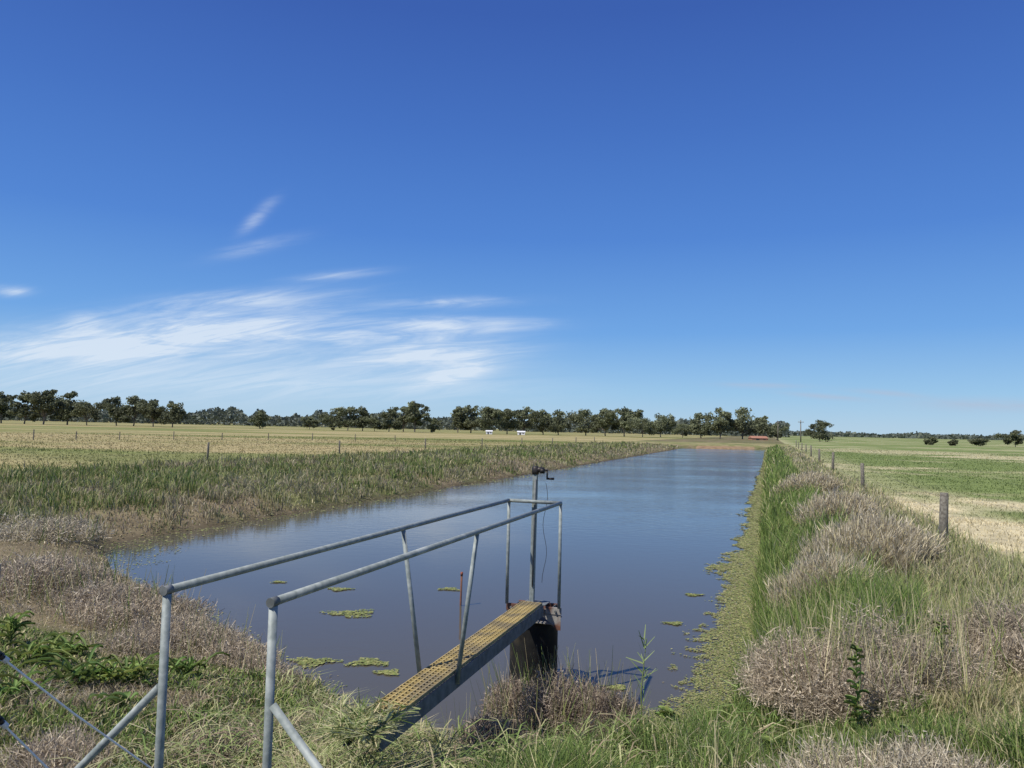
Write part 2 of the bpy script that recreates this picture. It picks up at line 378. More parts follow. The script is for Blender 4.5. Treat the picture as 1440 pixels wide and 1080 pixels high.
k=cutz&~lw&(rnd<.6); n=k.sum()
emit('cut_grass',x[k],y[k],d[k],r[k],rng.uniform(.12,.38,n)*(.6+.8*nzs[k]),mixc([(.38,.42,.18),OL,(.48,.48,.26),ST,G1,DB],n,[.24,.2,.2,.14,.12,.10]),GRASS,(.85,1.1),1.6,'pale cut grass clippings around the foot of the walkway','cut grass')
k=isN&~brown&~cutz&(x<2.6+(nzs-.5)); n=k.sum()
emit('reed_grass',x[k],y[k],d[k],r[k],(.06+.48*nzs[k])*rng.uniform(.5,1.2,n)*sst(-.1,.7,d[k])*sst(7.5,4.5,y[k])**.4,mixc([G1,G2,G3,YG,ST],n,[.34,.22,.24,.10,.10]),GRASS,(.1,.95),1.4,'thick green grass at the bottom centre beside the water','grass')
k=isN&~brown&~cutz&~(x<2.6+(nzs-.5)); n=k.sum()
t=sst(.40,.58,nz[k]+(rng.uniform(size=n)-.5)*.25)
emit('mixed_long_grass',x[k],y[k],d[k],r[k],(.06+.4*nzs[k])*rng.uniform(.4,1.2,n),lerp(mixc([G1,G2,YG],n),mixc([ST,ST2,OL],n),t),GRASS,(.1,.9),1.1,'mixed green and straw long grass in the bottom right foreground','grass')
def strap(n,xr,yr,L,w,cols,wts,zlift=(.03,.22)):
    X=rng.uniform(*xr,n); Y=rng.uniform(*yr,n); d=sd(X,Y)
    kk=(d>.05)&(fbm(X*1.7,Y*1.7,83,2)>.42); X=X[kk];Y=Y[kk];d=d[kk]; n=len(X)
    az=rng.normal(-.9,1.3,n); ln=rng.uniform(*L,n); K=4; z0=hgt(X,Y,d)+rng.uniform(0,.12,n); up=rng.uniform(*zlift,n); side=np.stack([-np.sin(az),np.cos(az),rng.uniform(-.5,.5,n)],1)*(rng.uniform(*w,n)/2)[:,None]
    cc=mixc(cols,n,wts); Vs=[]
    for q in range(K+1):
        t=q/K; P=np.stack([X+np.cos(az)*ln*t,Y+np.sin(az)*ln*t,z0+up*np.sin(t*2.7)*1.4-.03*t],1); ww=(1-t**3)*1.0+.02
        Vs+= [P-side*ww,P+side*ww]
    V=np.stack(Vs,1).reshape(-1,3); b=(np.arange(n)*(2*K+2))[:,None]
    pat=np.concatenate([[2*q,2*q+1,2*q+3,2*q+2] for q in range(K)])
    l=(b+pat[None]).ravel(); return V,l,np.arange(n*K)*4,np.repeat(cc,2*K+2,0)
LG=[(.20,.28,.08),(.29,.35,.13),(.12,.18,.05),(.45,.44,.23),(.52,.45,.28),(.33,.26,.17)]
mm=merge([strap(2300,(-.5,1.9),(3.3,6.0),(.2,.5),(.005,.010),LG,[.30,.18,.22,.12,.10,.08],(.02,.16)),strap(2200,(-2.2,-.2),(3.2,5.6),(.15,.45),(.005,.009),LG,[.16,.20,.1,.22,.18,.14],(.02,.09))])
o=npmesh('flattened_reeds',mm[0],mm[1],mm[2],GRASS,mm[3]); tag(o,'long coarse flattened green leaves spilling across the bottom centre bank','reeds',kind='stuff')
# algae mats along the edges
def algae_pts():
    n=170000
    Y=np.exp(rng.uniform(np.log(6.2),np.log(110),n)); o=rng.uniform(-.95,.15,n); X=-.2+.348*Y+o*1.06
    n2=80000
    r=np.exp(rng.uniform(np.log(5.2),np.log(60),n2)); a=rng.uniform(R(-40),R(20),n2)
    return np.concatenate([X,r*np.sin(a)]),np.concatenate([Y,r*np.cos(a)])
x,y=algae_pts(); r=np.hypot(x,y); d=sd(x,y)
sr=SR(x,y); sl=SL(x,y); nz=fbm(x*1.3,y*1.3,55,5); nzl=fbm(x*.5,y*.5,58,3); hol=fbm(x*9,y*9,63,3)
wr=(.14+.60*nzl)*sst(75,9,y)+.06
wl=.35+.7*nzl+1.5*sst(3.4,0,np.hypot(x+8.2,y-15))
wn=.08+.3*nzl
wid=np.where(sr>-2.0,wr,np.where(sl>-2.5,wl,wn))
edge_=-d/np.maximum(wid*(.4+1.1*nz),.05)
k=(d<.12)&(edge_+(hol-.5)*1.3+rng.uniform(-.18,.18,len(x))<.95)
x,y,r,d,nz=[q[k] for q in(x,y,r,d,nz)]; n=len(x)
s=np.maximum(.0055,.0010*r)*rng.uniform(.5,1.5,n); a=rng.uniform(0,6.28,n)
P=np.stack([x,y,.004+rng.uniform(0,.010,n)+np.maximum(d,0)*.45],1)
A=np.stack([np.cos(a),np.sin(a),rng.uniform(-.12,.12,n)],1)*s[:,None]; B=np.stack([-np.sin(a),np.cos(a),rng.uniform(-.12,.12,n)],1)*s[:,None]*.7
Vv,l,st,cc=quads(P,A,B,mixc([(.25,.26,.09),(.32,.31,.13),(.17,.21,.06),(.27,.23,.13)],n,[.38,.27,.23,.12]))
o=npmesh('algae_mat',Vv,l,st,ALG,cc); tag(o,'yellow green algae mat along the water edges','algae',kind='stuff')
AP=[(495,862,.42,'long floating algae streak left of the walkway middle posts'),(478,828,.22,'small algae patch above the long streak, under the left rail'),(632,828,.2,'small algae patch beside the rusty stake'),(518,931,.26,'algae patch nearest the near bank left of the deck'),(545,945,.16,'tiny algae patch touching the left side of the deck'),(392,818,.14,'tiny algae patch above the right front handrail post'),(975,836,.17,'algae fleck off the right bank, farther one'),(948,876,.16,'algae fleck off the right bank, nearer one'),(440,930,.3,'algae patch against the near bank by the cut grass'),(866,966,.14,'algae scrap right of the black pipe')]
for px,py,rad,lab in AP:
    c0=PZ(px,py,0.01); n=int(420*rad/.25)
    a=rng.uniform(0,6.28,n); q=np.sqrt(rng.uniform(0,1,n))*(.72+.28*np.sin(a*3+px)+.12*np.sin(a*7))
    x=c0.x+np.cos(a)*q*rad; y=c0.y+np.sin(a)*q*rad*.6
    P=np.stack([x,y,.006+rng.uniform(0,.008,n)],1); a=rng.uniform(0,6.28,n); s=rng.uniform(.007,.016,n)
    A=np.stack([np.cos(a),np.sin(a),rng.uniform(-.12,.12,n)],1)*s[:,None]; B=np.stack([-np.sin(a),np.cos(a),rng.uniform(-.12,.12,n)],1)*s[:,None]*.7
    Vv,l,st,cc=quads(P,A,B,mixc([(.24,.26,.08),(.31,.31,.12),(.16,.20,.06)],n))
    o=npmesh('algae_patch',Vv,l,st,ALG,cc,loc=(c0.x,c0.y,0)); tag(o,lab,'algae','floating algae patches')
# ------------------------------------------------ dry shrubs: several merging lobes each
def shrub(px,py,zg,rad,hh,n,cols,label):
    c0=PZ(px,py,zg); z0=max(H(c0.x,c0.y),.0); K=11
    la=rng.uniform(0,6.28,K); lr=np.sqrt(rng.uniform(.05,.75,K))*rad; lr[0]=0
    lR=rng.uniform(.38,.6,K)*rad; lH=hh*rng.uniform(.6,1.0,K)*(1.05-.40*lr/rad); lH[0]=hh; lR[0]=.62*rad
    j=rng.choice(K,n,p=lR**2/np.sum(lR**2))
    u=rdir(n); u[:,2]=np.abs(u[:,2]); q=rng.uniform(.1,1,n)**.4*rng.uniform(.88,1.12,n)
    P=np.stack([c0.x+np.cos(la[j])*lr[j]+u[:,0]*q*lR[j],c0.y+np.sin(la[j])*lr[j]+u[:,1]*q*lR[j],z0-.06+u[:,2]*q*lH[j]],1)
    D=u*.5+rdir(n)*.9+np.array([0,0,.3]); D/=np.linalg.norm(D,axis=1)[:,None]
    tone=rng.uniform(.8,1.18,K)[j]
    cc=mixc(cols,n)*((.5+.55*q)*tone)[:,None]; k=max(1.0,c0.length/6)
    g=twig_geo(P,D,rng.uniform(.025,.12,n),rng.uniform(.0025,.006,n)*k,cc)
    m2=n//2; i=rng.integers(0,n,m2); P2=P[i]+D[i]*.05
    g2=twig_geo(P2,rdir(m2),rng.uniform(.010,.028,m2),rng.uniform(.005,.010,m2)*k,mixc(cols,m2)*1.15*tone[i][:,None])
    m3=n//90+30; a=rng.uniform(0,6.28,m3); rr=rng.uniform(.4,1.15,m3)*rad
    P3=np.stack([c0.x+np.cos(a)*rr,c0.y+np.sin(a)*rr,np.full(m3,z0-.02)],1); D3=rdir(m3)*.35+np.array([0,0,1.0]); D3/=np.linalg.norm(D3,axis=1)[:,None]
    g3=twig_geo(P3,D3,rng.uniform(.6,1.25,m3)*hh,rng.uniform(.004,.007,m3)*k,mixc([ST,ST2,YG,G2],m3))
    Vv,l,st,cc=merge([g,g2,g3])
    o=npmesh('dry_shrub',Vv,l,st,DRY,cc,loc=(c0.x,c0.y,z0))
    tag(o,label,'dry shrub','dry brown shrubs on the banks')
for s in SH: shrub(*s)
def stalks(px,py,zg,rad,hh,n,label):
    c0=PZ(px,py,zg); z0=H(c0.x,c0.y); k=max(1.0,c0.length/7)
    a=rng.uniform(0,6.28,n); rr=rng.uniform(0,1,n)**.6*rad*(.7+.5*vn(np.cos(a)*2+px,np.sin(a)*2,3)); X=c0.x+np.cos(a)*rr; Y=c0.y+np.sin(a)*rr
    P=np.stack([X,Y,hgt(X,Y)-.02],1); D=rdir(n)*.32+np.array([.10,0,1.0])+np.stack([np.cos(a),np.sin(a),0*a],1)*(rr/rad*.25)[:,None]; D/=np.linalg.norm(D,axis=1)[:,None]
    L=hh*rng.uniform(.45,1.15,n)*(1-.35*rr/rad); cc=mixc(GB+[ST2,ST],n)
    parts=[twig_geo(P,D,L,rng.uniform(.003,.007,n)*k,cc)]
    for q in range(3):
        f=rng.uniform(.45,1.0,n); P2=P+D*(L*f)[:,None]; D2=rdir(n)*.5+D; D2/=np.linalg.norm(D2,axis=1)[:,None]
        parts.append(twig_geo(P2,D2,rng.uniform(.05,.15,n),rng.uniform(.004,.008,n)*k,mixc(GB+[ST],n)*1.1))
    Vv,l,st,cc=merge(parts)
    o=npmesh('dry_stalk_clump',Vv,l,st,DRY,cc,loc=(c0.x,c0.y,z0)); tag(o,label,'dry plant','tall dry stalk clumps on the right bank')
for s in UP: stalks(*s)
# ------------------------------------------------ leafy weeds
noise_mat('stem_green',(.14,.2,.06),(.22,.26,.1),20)
def weed(px,py,zg,rad,nl,wd,label,up=.25,stem=0,cl=(.18,.27,.075)):
    c0=PZ(px,py,zg); z0=H(c0.x,c0.y)
    e=empty('leafy_weed',(c0.x,c0.y,z0),label,'weed','broad leaved weeds on the banks')
    V=[];L=[];St=[];Cc=[];vo=0
    for i in range(nl):
        a=random.uniform(0,6.28); ln=rad*random.uniform(.35,1.1); upk=random.uniform(.1,1.2)*up; r0=random.uniform(0,.5)*rad if not stem or stem<.1 else 0; oa=random.uniform(0,6.28)
        ox,oy=math.cos(oa)*r0,math.sin(oa)*r0
        zb=0 if not stem else stem*random.uniform(.1,1); ln*= (1-.5*zb/stem) if stem else 1
        dx,dy=math.cos(a),math.sin(a); K=5; bend=random.uniform(-.4,.4)
        cc=np.array(cl)*random.uniform(.55,1.45)*np.array([random.uniform(.9,1.3),1,1])
        for kk in range(K+1):
            t=kk/K; r_=ln*t; z=zb+upk*math.sin(t*2.2)*ln*1.6; ww=wd*math.sin(math.pi*min(1,.12+t*.88))*.5; bx,by=-dy*bend*t*t*ln+ox,dx*bend*t*t*ln+oy
            V+= [(dx*r_-dy*ww+bx,dy*r_+dx*ww+by,z+.01),(dx*r_+bx,dy*r_+by,z-.006),(dx*r_+dy*ww+bx,dy*r_-dx*ww+by,z+.01)]; Cc+=[cc]*3
        for kk in range(K):
            b=vo+kk*3
            for f in((b,b+3,b+4,b+1),(b+1,b+4,b+5,b+2)): St.append(len(L)); L+=f
        vo+=3*(K+1)
    npmesh('leaf',np.array(V),L,St,GRASS,np.array(Cc),parent=e)
    if stem:
        MB().tube([(c0.x,c0.y,z0-.03),(c0.x+.02,c0.y,z0+stem*.6),(c0.x+.03,c0.y,z0+stem)],[.006,.004,.002],6).build('stem',bpy.data.materials['stem_green'],e)
W=[(110,930,.75,.36,70,.024,'broad leaved green weed nearest the left wire',.4,0.06),(180,920,.75,.32,60,.022,'broad leaved green weed left of the front left handrail post',.45,0.06),(55,905,.75,.32,60,.022,'broad leaved green weed at the left picture edge',.45,0.06),(15,890,.7,.24,34,.026,'tall green weed touching the left picture edge',.5,.2),(262,905,.7,.25,44,.022,'green weed just right of the front left handrail post',.45,0.05),(165,955,.78,.22,14,.055,'pale broad leaf rosette left of the brace',.35,0.04),(100,880,.75,.28,50,.022,'broad leaved weed under the brown shrubs on the left',.45,0.05),(20,960,.78,.28,45,.022,'low green weed between the two wires at the left edge',.4,0.05),
(940,1000,.3,.17,30,.06,'dark green leafy weed at the near shore below the tall seed stalk',.4,.2),(1085,1010,.75,.15,26,.04,'broad leaved weed at the foot of the right green strip',.3,.1),(1205,1000,.8,.09,50,.022,'upright green dock in front of the large tan shrub',.4,.5),(1120,955,.7,.10,36,.025,'upright weed left of the large tan shrub',.4,.4),(1325,950,.8,.10,36,.022,'upright weed between the two right dry shrubs',.4,.45),(1290,1050,.8,.16,30,.03,'leafy weed in the bottom right grass',.3,.08)]
for a in W: weed(*a[:7],up=a[7],stem=a[8])
for px,py,lab,dz in[(903,1000,'tall green grass stalk with drooping seed heads beside the water',.8),(1035,1000,'slender green grass stalk near the right green strip',.36)]:
    c0=PZ(px,py,.3); z0=H(c0.x,c0.y); e=empty('grass_stalk',(c0.x,c0.y,z0),lab,'grass stalk')
    MB().tube([(c0.x,c0.y,z0-.03),(c0.x-.01,c0.y,z0+dz*.5),(c0.x+.03,c0.y,z0+dz)],[.006,.005,.002],6).build('stem',bpy.data.materials['stem_green'],e)
    n=26;tz=rng.uniform(.35,1,n)*dz; P=np.stack([.01*np.ones(n),0*tz,tz],1); D=rdir(n); D[:,2]=np.abs(D[:,2])*1.2+.3; D/=np.linalg.norm(D,axis=1)[:,None]
    Vv,l,st,cc=twig_geo(P,D,rng.uniform(.05,.16,n),rng.uniform(.007,.013,n),mixc([(.34,.42,.17),(.22,.32,.09)],n)); npmesh('leaf',Vv,l,st,GRASS,cc,parent=e)
# ------------------------------------------------ walkway
wk=empty('walkway',tuple(W_(TD0,0,0))[:2]+(ZD,),'galvanised steel walkway with handrails and yellow grating reaching out to the black pipe','walkway')
RT=.0172; DW=.097
for s in(-1,1):
    hr=MB().tube([W_(0,s*half,ZR),W_(tF,s*half,ZR)],RT,16).build('handrail',GALV,wk,smooth=True)
    MB().tube([W_(-.022,s*half,ZR),W_(.018,s*half,ZR)],.0190,16).build('end_cap',GALV2,hr,smooth=True)
    zb=H(*W_(0,s*half,0)[:2])-.15
    MB().tube([W_(0,s*half,zb),W_(0,s*half,ZR-.015)],RT,16).build('post',GALV,wk,smooth=True)
    MB().tube([W_(0,s*(half+.015),1.42),W_(0,s*(half+.95),.52)],.016,14).build('brace',GALV,wk,smooth=True)
    tm=(PZ(573,743,ZR)-cen0).dot(dr) if s<0 else (PZ(672,748,ZR)-cen0).dot(dr)
    MB().tube([W_(tm,s*half,ZR-.01),W_(tm+.05,s*(DW+.022),ZD-.06)],.0155,14).build('post',GALV,wk,smooth=True)
    MB().tube([W_(tF-.0,s*half,ZD-.02),W_(tF,s*half,ZR)],.0155,14).build('post',GALV,wk,smooth=True)
MB().tube([W_(tF,-half,ZR),W_(tF,half,ZR)],RT,16).build('cross_rail',GALV,wk,smooth=True)
for s in(-1,1):
    b=MB(); mid=(TD0+TD1)/2; hl=(TD1-TD0)/2
    b.box(W_(mid,s*(DW+.014),ZD-.05),dr*hl,pr*.003,Vector((0,0,.05)))
    b.box(W_(mid,s*(DW+.001),ZD-.0085),dr*hl,pr*.010,Vector((0,0,.0025)))
    b.box(W_(mid,s*(DW+.001),ZD-.097),dr*hl,pr*.010,Vector((0,0,.003)))
    b.build('side_beam',GALV2,wk)
for (ta,tb) in((TD0,TD0+1.05),(TD0+1.06,TD1)):
    b=MB(); hl=(tb-ta)/2; mid=(ta+tb)/2
    for i in range(6):
        s=-DW+2*DW*i/5; b.box(W_(mid,s,ZD+.012),dr*hl,pr*.0038,Vector((0,0,.011)))
    nb=int((tb-ta)/.042)
    for i in range(nb+1):
        t=ta+(tb-ta)*i/nb; b.box(W_(t,0,ZD+.011),dr*.0045,pr*(DW+.0033),Vector((0,0,.011)))
    b.build('deck_grating',YEL,wk)
for t in np.linspace(TD0+.3,TD1-.3,5):
    MB().box(W_(t,0,ZD-.075),dr*.02,pr*(DW+.008),Vector((0,0,.012))).build('cross_member',GALV2,wk)
n=1900; t=TD0-.12+np.abs(rng.normal(0,.17,n)); s=rng.uniform(-.26,.22,n)
P=np.array([tuple(W_(a,b,0)) for a,b in zip(t,s)]); on=np.abs(s)<DW+.02
gz=hgt(P[:,0],P[:,1]); P[:,2]=np.where(on,ZD+.025,gz+.08)+rng.uniform(0,.05,n)*np.exp(-t*2)
D=rdir(n); D[:,2]*=.22; D/=np.linalg.norm(D,axis=1)[:,None]
Vv,l,st_,cc=twig_geo(P-D*.08,D,rng.uniform(.1,.3,n),rng.uniform(.004,.009,n),mixc([(.38,.42,.18),(.50,.50,.28),OL,ST,G1],n))
o=npmesh('grass_clippings',Vv,l,st_,GRASS,cc); tag(o,'loose cut grass lying over the near end of the yellow deck','cut grass',kind='stuff')
# ------------------------------------------------ pipe + headstock
pc=W_(tF+.30,-.07,0)
pp=empty('outlet_pipe',(pc.x,pc.y,0),'black vertical pipe standing in the water under the far end of the walkway','pipe')
n=40
MB().tube([(pc.x,pc.y,-1),(pc.x,pc.y,.66)],.235,n,cap=False).build('pipe_wall',BLACK,pp,smooth=True)
MB().tube([(pc.x,pc.y,.635),(pc.x,pc.y,.665)],.246,n).build('pipe_cap',BLACK,pp,smooth=True)
hs=empty('rusty_headstock',tuple(W_(tF+.1,0,0))[:2]+(.67,),'rusty steel bracket frame between the walkway end and the black pipe','bracket')
def hb(name,c,a,bb,cc,mat=RUST): return MB().box(c,a,bb,cc).build(name,mat,hs,bevel=.002)
hb('base_plate',W_(tF+.18,0,.673),dr*.16,pr*.2,Vector((0,0,.006)))
hb('cross_channel',W_(tF+.035,0,.795),dr*.012,pr*.272,Vector((0,0,.032)))
hb('cross_channel',W_(tF+.20,0,.795),dr*.012,pr*.20,Vector((0,0,.030)))
for s in(-1,1):
    P0=W_(tF+.03,s*.268,0)
    MB().prism([Vector((0,0,.76))+P0,Vector((0,0,.62))+P0,Vector((0,0,.62))+P0-pr*s*.04,Vector((0,0,.76))+P0-pr*s*.20],dr*.006).build('gusset_plate',GALV2 if s<0 else RUST,hs)
    hb('leg',W_(tF+.06,s*.17,.72),dr*.02,pr*.006,Vector((0,0,.041)))
    hb('side_angle',W_(tF+.118,s*.18,.795),dr*.068,pr*.004,Vector((0,0,.028)),GALV2)
hb('top_plate',W_(tF+.14,0,.832),dr*.085,pr*.11,Vector((0,0,.004)),GALV2)
for s in(-.22,-.1,.1,.22):
    q=W_(tF+.02,s,.795); MB().tube([q,q-dr*.014],.011,6).build('bolt',GALV2,hs)
wp=PY(748,838,W_(tF+.08,0,0).y); wp.z=.838
wz=empty('gate_winder',tuple(wp),'tall galvanised gate winder post with black gearbox and crank at the end of the walkway','gate winder')
top=2.11
def tl(a): return Vector((wp.x+.012*(a-wp.z)/1.3,wp.y,a))
MB().box((tl(.842)+tl(top))/2,pr*.022,dr*.022,(tl(top)-tl(.842))/2).build('post',GALV,wz,bevel=.004)
MB().box(tl(.846),pr*.07,dr*.07,Vector((0,0,.005))).build('foot_plate',GALV2,wz)
gb=tl(top)
gx=MB(); gx.tube([gb+Vector((.0,0,-.045)),gb+Vector((0,0,-.018)),gb+Vector((0,0,.024)),gb+Vector((0,0,.037))],[.031,.036,.036,.02],16); gx.tube([gb+Vector((.0,0,.005)),gb+Vector((.08,-.02,.0))],[.028,.024],14)
g1=gx.build('gearbox',DARK,wz,smooth=True)
MB().tube([gb+Vector((.045,-.05,-.005)),gb+Vector((.085,-.06,-.01))],.024,16).build('worm_housing',DARK,g1,smooth=True)
ck=MB(); ck.tube([gb+Vector((.08,-.02,-.0)),gb+Vector((.115,-.022,-.005))],.010,10); ck.tube([gb+Vector((.112,-.022,.01)),gb+Vector((.112,-.022,-.085))],.008,10)
c1=ck.build('crank_arm',DARK,wz,smooth=True)
MB().tube([gb+Vector((.105,-.022,-.082)),gb+Vector((.18,-.03,-.082))],[.010,.012],12).build('crank_grip',DARK,c1,smooth=True)
pts=[gb+Vector((.10,-.03,-.12))+Vector((.02*math.sin(i*.8),0,-.95*i/14)) for i in range(15)]
MB().tube(pts,.0022,6).build('cable',DARK,wz)
MB().tube([tl(1.0)+Vector((0,-.028,0)),tl(1.55)+Vector((0,-.03,0)),tl(2.02)+Vector((0,-.03,0))],.008,8).build('spindle',GALV2,wz,smooth=True)
c0=PZ(647,852,0); st=empty('rusty_stake',(c0.x,c0.y,0),'slim rusty metal stake rising from the water behind the walkway','stake')
MB().tube([(c0.x,c0.y,-.5),(c0.x+.012,c0.y,.44)],.014,8).build('rod',RUST,st,smooth=True)
MB().tube([(c0.x+.012,c0.y,.42),(c0.x+.013,c0.y,.47)],.018,10).build('cap',noise_mat('red_cap',(.25,.06,.03),(.2,.07,.04),20,.6),st,smooth=True)
# ------------------------------------------------ wires bottom left
pa=PY(-30,900,2.55); pb=PY(-30,985,2.55)
ef=empty('electric_fence',(pa.x,pa.y,.8),'two strand wire fence with black insulators at the bottom left, tied to the handrail post','wire fence')
MB().tube([(pa.x,pa.y,.5),(pa.x,pa.y,2.0)],.05,12).build('post',WOOD,ef,smooth=True)
lp=W_(0,-half,0)
for q,zz in((pa,1.10),(pb,.74)):
    e_=Vector((lp.x-.01,lp.y-.02,zz)); q1=q+(e_-q)*.03; q2=q+(e_-q)*.12
    MB().tube([q,q+(e_-q)*.5+Vector((0,0,-.01)),e_],.0036,6).build('wire',WIRE,ef)
    b=MB()
    for i in range(5):
        c_=q1+(q2-q1)*(i/5); d_=q1+(q2-q1)*((i+.55)/5); b.tube([c_,d_],.013,10); b.tube([d_,q1+(q2-q1)*((i+1)/5)],.008,10)
    ins=b.build('insulator',DARK,ef); MB().tube([q2,q2+(e_-q)*.02],.011,10).build('tie',PORC,ins)
# ------------------------------------------------ timber fences
def fence(name,x0,slope,Y0,step,n,hgt_,rad,wires,label,jit=.3):
    xb=x0+slope*Y0; e=empty(name,(xb,Y0,H(xb,Y0)),label,'fence')
    tops=[]
    for i in range(n):
        Y=Y0+i*step+(random.uniform(-jit,jit) if i else 0); X=x0+slope*Y+random.uniform(-.05,.05); z=H(X,Y); hh=hgt_*random.uniform(.92,1.08); lx_,ly_=random.uniform(-.03,.03),random.uniform(-.03,.03)
        rr=rad*random.uniform(.85,1.15)
        MB().tube([(X,Y,z-.3),(X+lx_*.5,Y+ly_*.5,z+hh*.5),(X+lx_,Y+ly_,z+hh-.01),(X+lx_,Y+ly_,z+hh)],[rr,rr*.98,rr*.93,rr*.8],12).build('post',WOOD,e,smooth=True)
        tops.append((X,Y,z))
    for f in wires:
        MB().tube([Vector((X-rad,Y,z+f)) for X,Y,z in tops],.003,5).build('wire',BARK,e)
fence('timber_fence',2.95,.36,13.2,13,9,1.0,.064,(.35,.6,.88),'weathered round timber post and wire fence along the right bank')
fence('timber_fence',-28,.345,25,12,9,.9,.06,(.4,.75),'timber post fence along the top of the left bank')
e=empty('timber_fence',(-45,66,.6),'distant line of small posts crossing the left field','fence')
tp=[]
for px in(48,108,169,245,313,378,440,500,556):
    Y=66+(px-48)*.06; q=PY(px,600,Y); z=H(q.x,Y)
    MB().tube([(q.x,Y,z-.2),(q.x,Y,z+.9*random.uniform(.8,1.05))],.05,8).build('post',WOOD,e); tp.append((q.x,Y,z))
MB().tube([Vector((a,b_,c_+.7)) for a,b_,c_ in tp],.004,4).build('wire',BARK,e)
# ------------------------------------------------ trees
def tree(px,ytop,width,D,label,group,dens=1.0,bushy=False,name='gum_tree',tone=1.0):
    base=PY(px,600,D); x0,y0=base.x,D; z0=.6; d=ray(px,ytop); ztop=EYE+d.z*D/d.y
    Ht=ztop-z0; Wd=width*D/F
    e=empty(name,(x0,y0,z0),label,'tree',group)
    tk=MB(); bh=.08 if bushy else random.uniform(.10,.18)
    lean=random.uniform(-.08,.08)*Ht
    tk.tube([(x0,y0,z0-.3),(x0+lean*.3,y0,z0+Ht*bh),(x0+lean,y0,z0+Ht*.7)],[Ht*.024,Ht*.018,Ht*.008],8)
    subs=[]; ns=random.randint(8,12)
    for i in range(ns):
        a=6.28*i/ns+random.uniform(-.5,.5); rr=random.uniform(.10,.42)*Wd; zz=z0+Ht*random.uniform(.22 if not bushy else .2,.84)
        c_=Vector((x0+lean*.5+math.cos(a)*rr,y0+math.sin(a)*rr,zz)); subs.append((c_,random.uniform(.13,.26)*Wd,random.uniform(.09,.18)*Ht))
        s0=Vector((x0+lean*.4,y0,z0+Ht*(bh+random.uniform(0,.12)))); tk.tube([s0,(s0+c_)/2+Vector((0,0,.02*Ht)),c_],[Ht*.011,Ht*.007,Ht*.003],6)
    subs.append((Vector((x0+lean,y0,z0+Ht*.84)),.18*Wd,.15*Ht)); subs.append((Vector((x0+lean*.5,y0,z0+Ht*.48)),.32*Wd,.24*Ht))
    tk.build('trunk',BARK,e)
    Ps=[];Cs=[]
    for c_,rw,rh in subs:
        for k in range(random.randint(6,9)):
            u=rdir(1)[0]; q=random.uniform(.2,1.0); cc_=np.array(c_)+u*np.array([rw,rw,rh])*q
            m_=int(46*dens); rad=random.uniform(.35,.65)*rw
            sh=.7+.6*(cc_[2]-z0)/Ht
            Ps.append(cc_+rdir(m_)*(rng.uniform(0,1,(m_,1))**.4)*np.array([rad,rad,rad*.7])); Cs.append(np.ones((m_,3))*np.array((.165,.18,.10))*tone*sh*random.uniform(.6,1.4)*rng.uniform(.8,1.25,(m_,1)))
    P=np.concatenate(Ps); Cc=np.concatenate(Cs); P[:,2]=np.minimum(P[:,2],ztop+.2); P[:,2]=np.maximum(P[:,2],z0+.1)
    n=len(P); A=rdir(n); B=np.cross(A,rdir(n)); B/=np.linalg.norm(B,axis=1)[:,None]+1e-6; s=rng.uniform(.18,.38,n)*max(.45,Ht/12)
    Vv,l,st,cc=quads(P,A*s[:,None],B*(s*.65)[:,None],Cc)
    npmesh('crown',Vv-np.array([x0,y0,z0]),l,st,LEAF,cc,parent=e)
ORD=['first','second','third','fourth','fifth','sixth','seventh','eighth','ninth','tenth','eleventh']
cl=[('in the tall row at the left picture edge','left edge tree row',[(4,548,36),(32,553,32),(60,546,42),(92,550,36),(120,561,34),(162,553,36),(186,555,38),(213,560,34),(240,564,36)],250,.8),
('in the clump left of the white sheds','clump left of centre',[(468,572,30),(488,570,32),(508,574,26),(526,583,22),(545,572,28),(565,571,24),(584,565,30),(606,583,18)],265,.95),
('in the centre clump around the white sheds','centre clump',[(645,573,24),(665,567,32),(688,569,38),(712,572,34),(735,570,38),(762,574,34),(783,576,34)],265,.95),
('in the clump behind the walkway winder, right of centre','clump right of centre',[(822,573,48),(850,572,32),(876,571,40),(904,586,32),(932,582,40),(958,595,24)],262,1.0),
('in the clump past the far end of the channel','clump at the channel end',[(985,578,38),(1012,574,38),(1043,571,52),(1073,584,24),(1092,597,20)],260,1.0)]
for nm,grp,ts,D,tn in cl:
    for i,(px,yt,wd) in enumerate(ts):
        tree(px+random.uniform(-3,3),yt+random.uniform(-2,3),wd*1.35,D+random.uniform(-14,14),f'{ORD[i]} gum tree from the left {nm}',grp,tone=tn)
tree(365,576,36,270,'lone rounded tree between the left row and the centre clumps','lone trees')
tree(435,585,24,280,'small lone tree right of the lone rounded one','lone trees')
tree(1153,591,42,230,'lone rounded tree right of the power poles','lone trees',1.3,True,tone=.7)
for px,yt,wd,lab in[(1311,614,17,'leftmost small round bush tree on the right horizon'),(1341,618,12,'tiny bush tree second from left on the right horizon'),(1373,617,24,'low wide bush tree third from left on the right horizon'),(1427,604,36,'large dark bush tree at the right picture edge')]:
    tree(px,yt,wd,190,lab,'bush trees on the right horizon',1.0,True,'bush_tree',tone=.7)
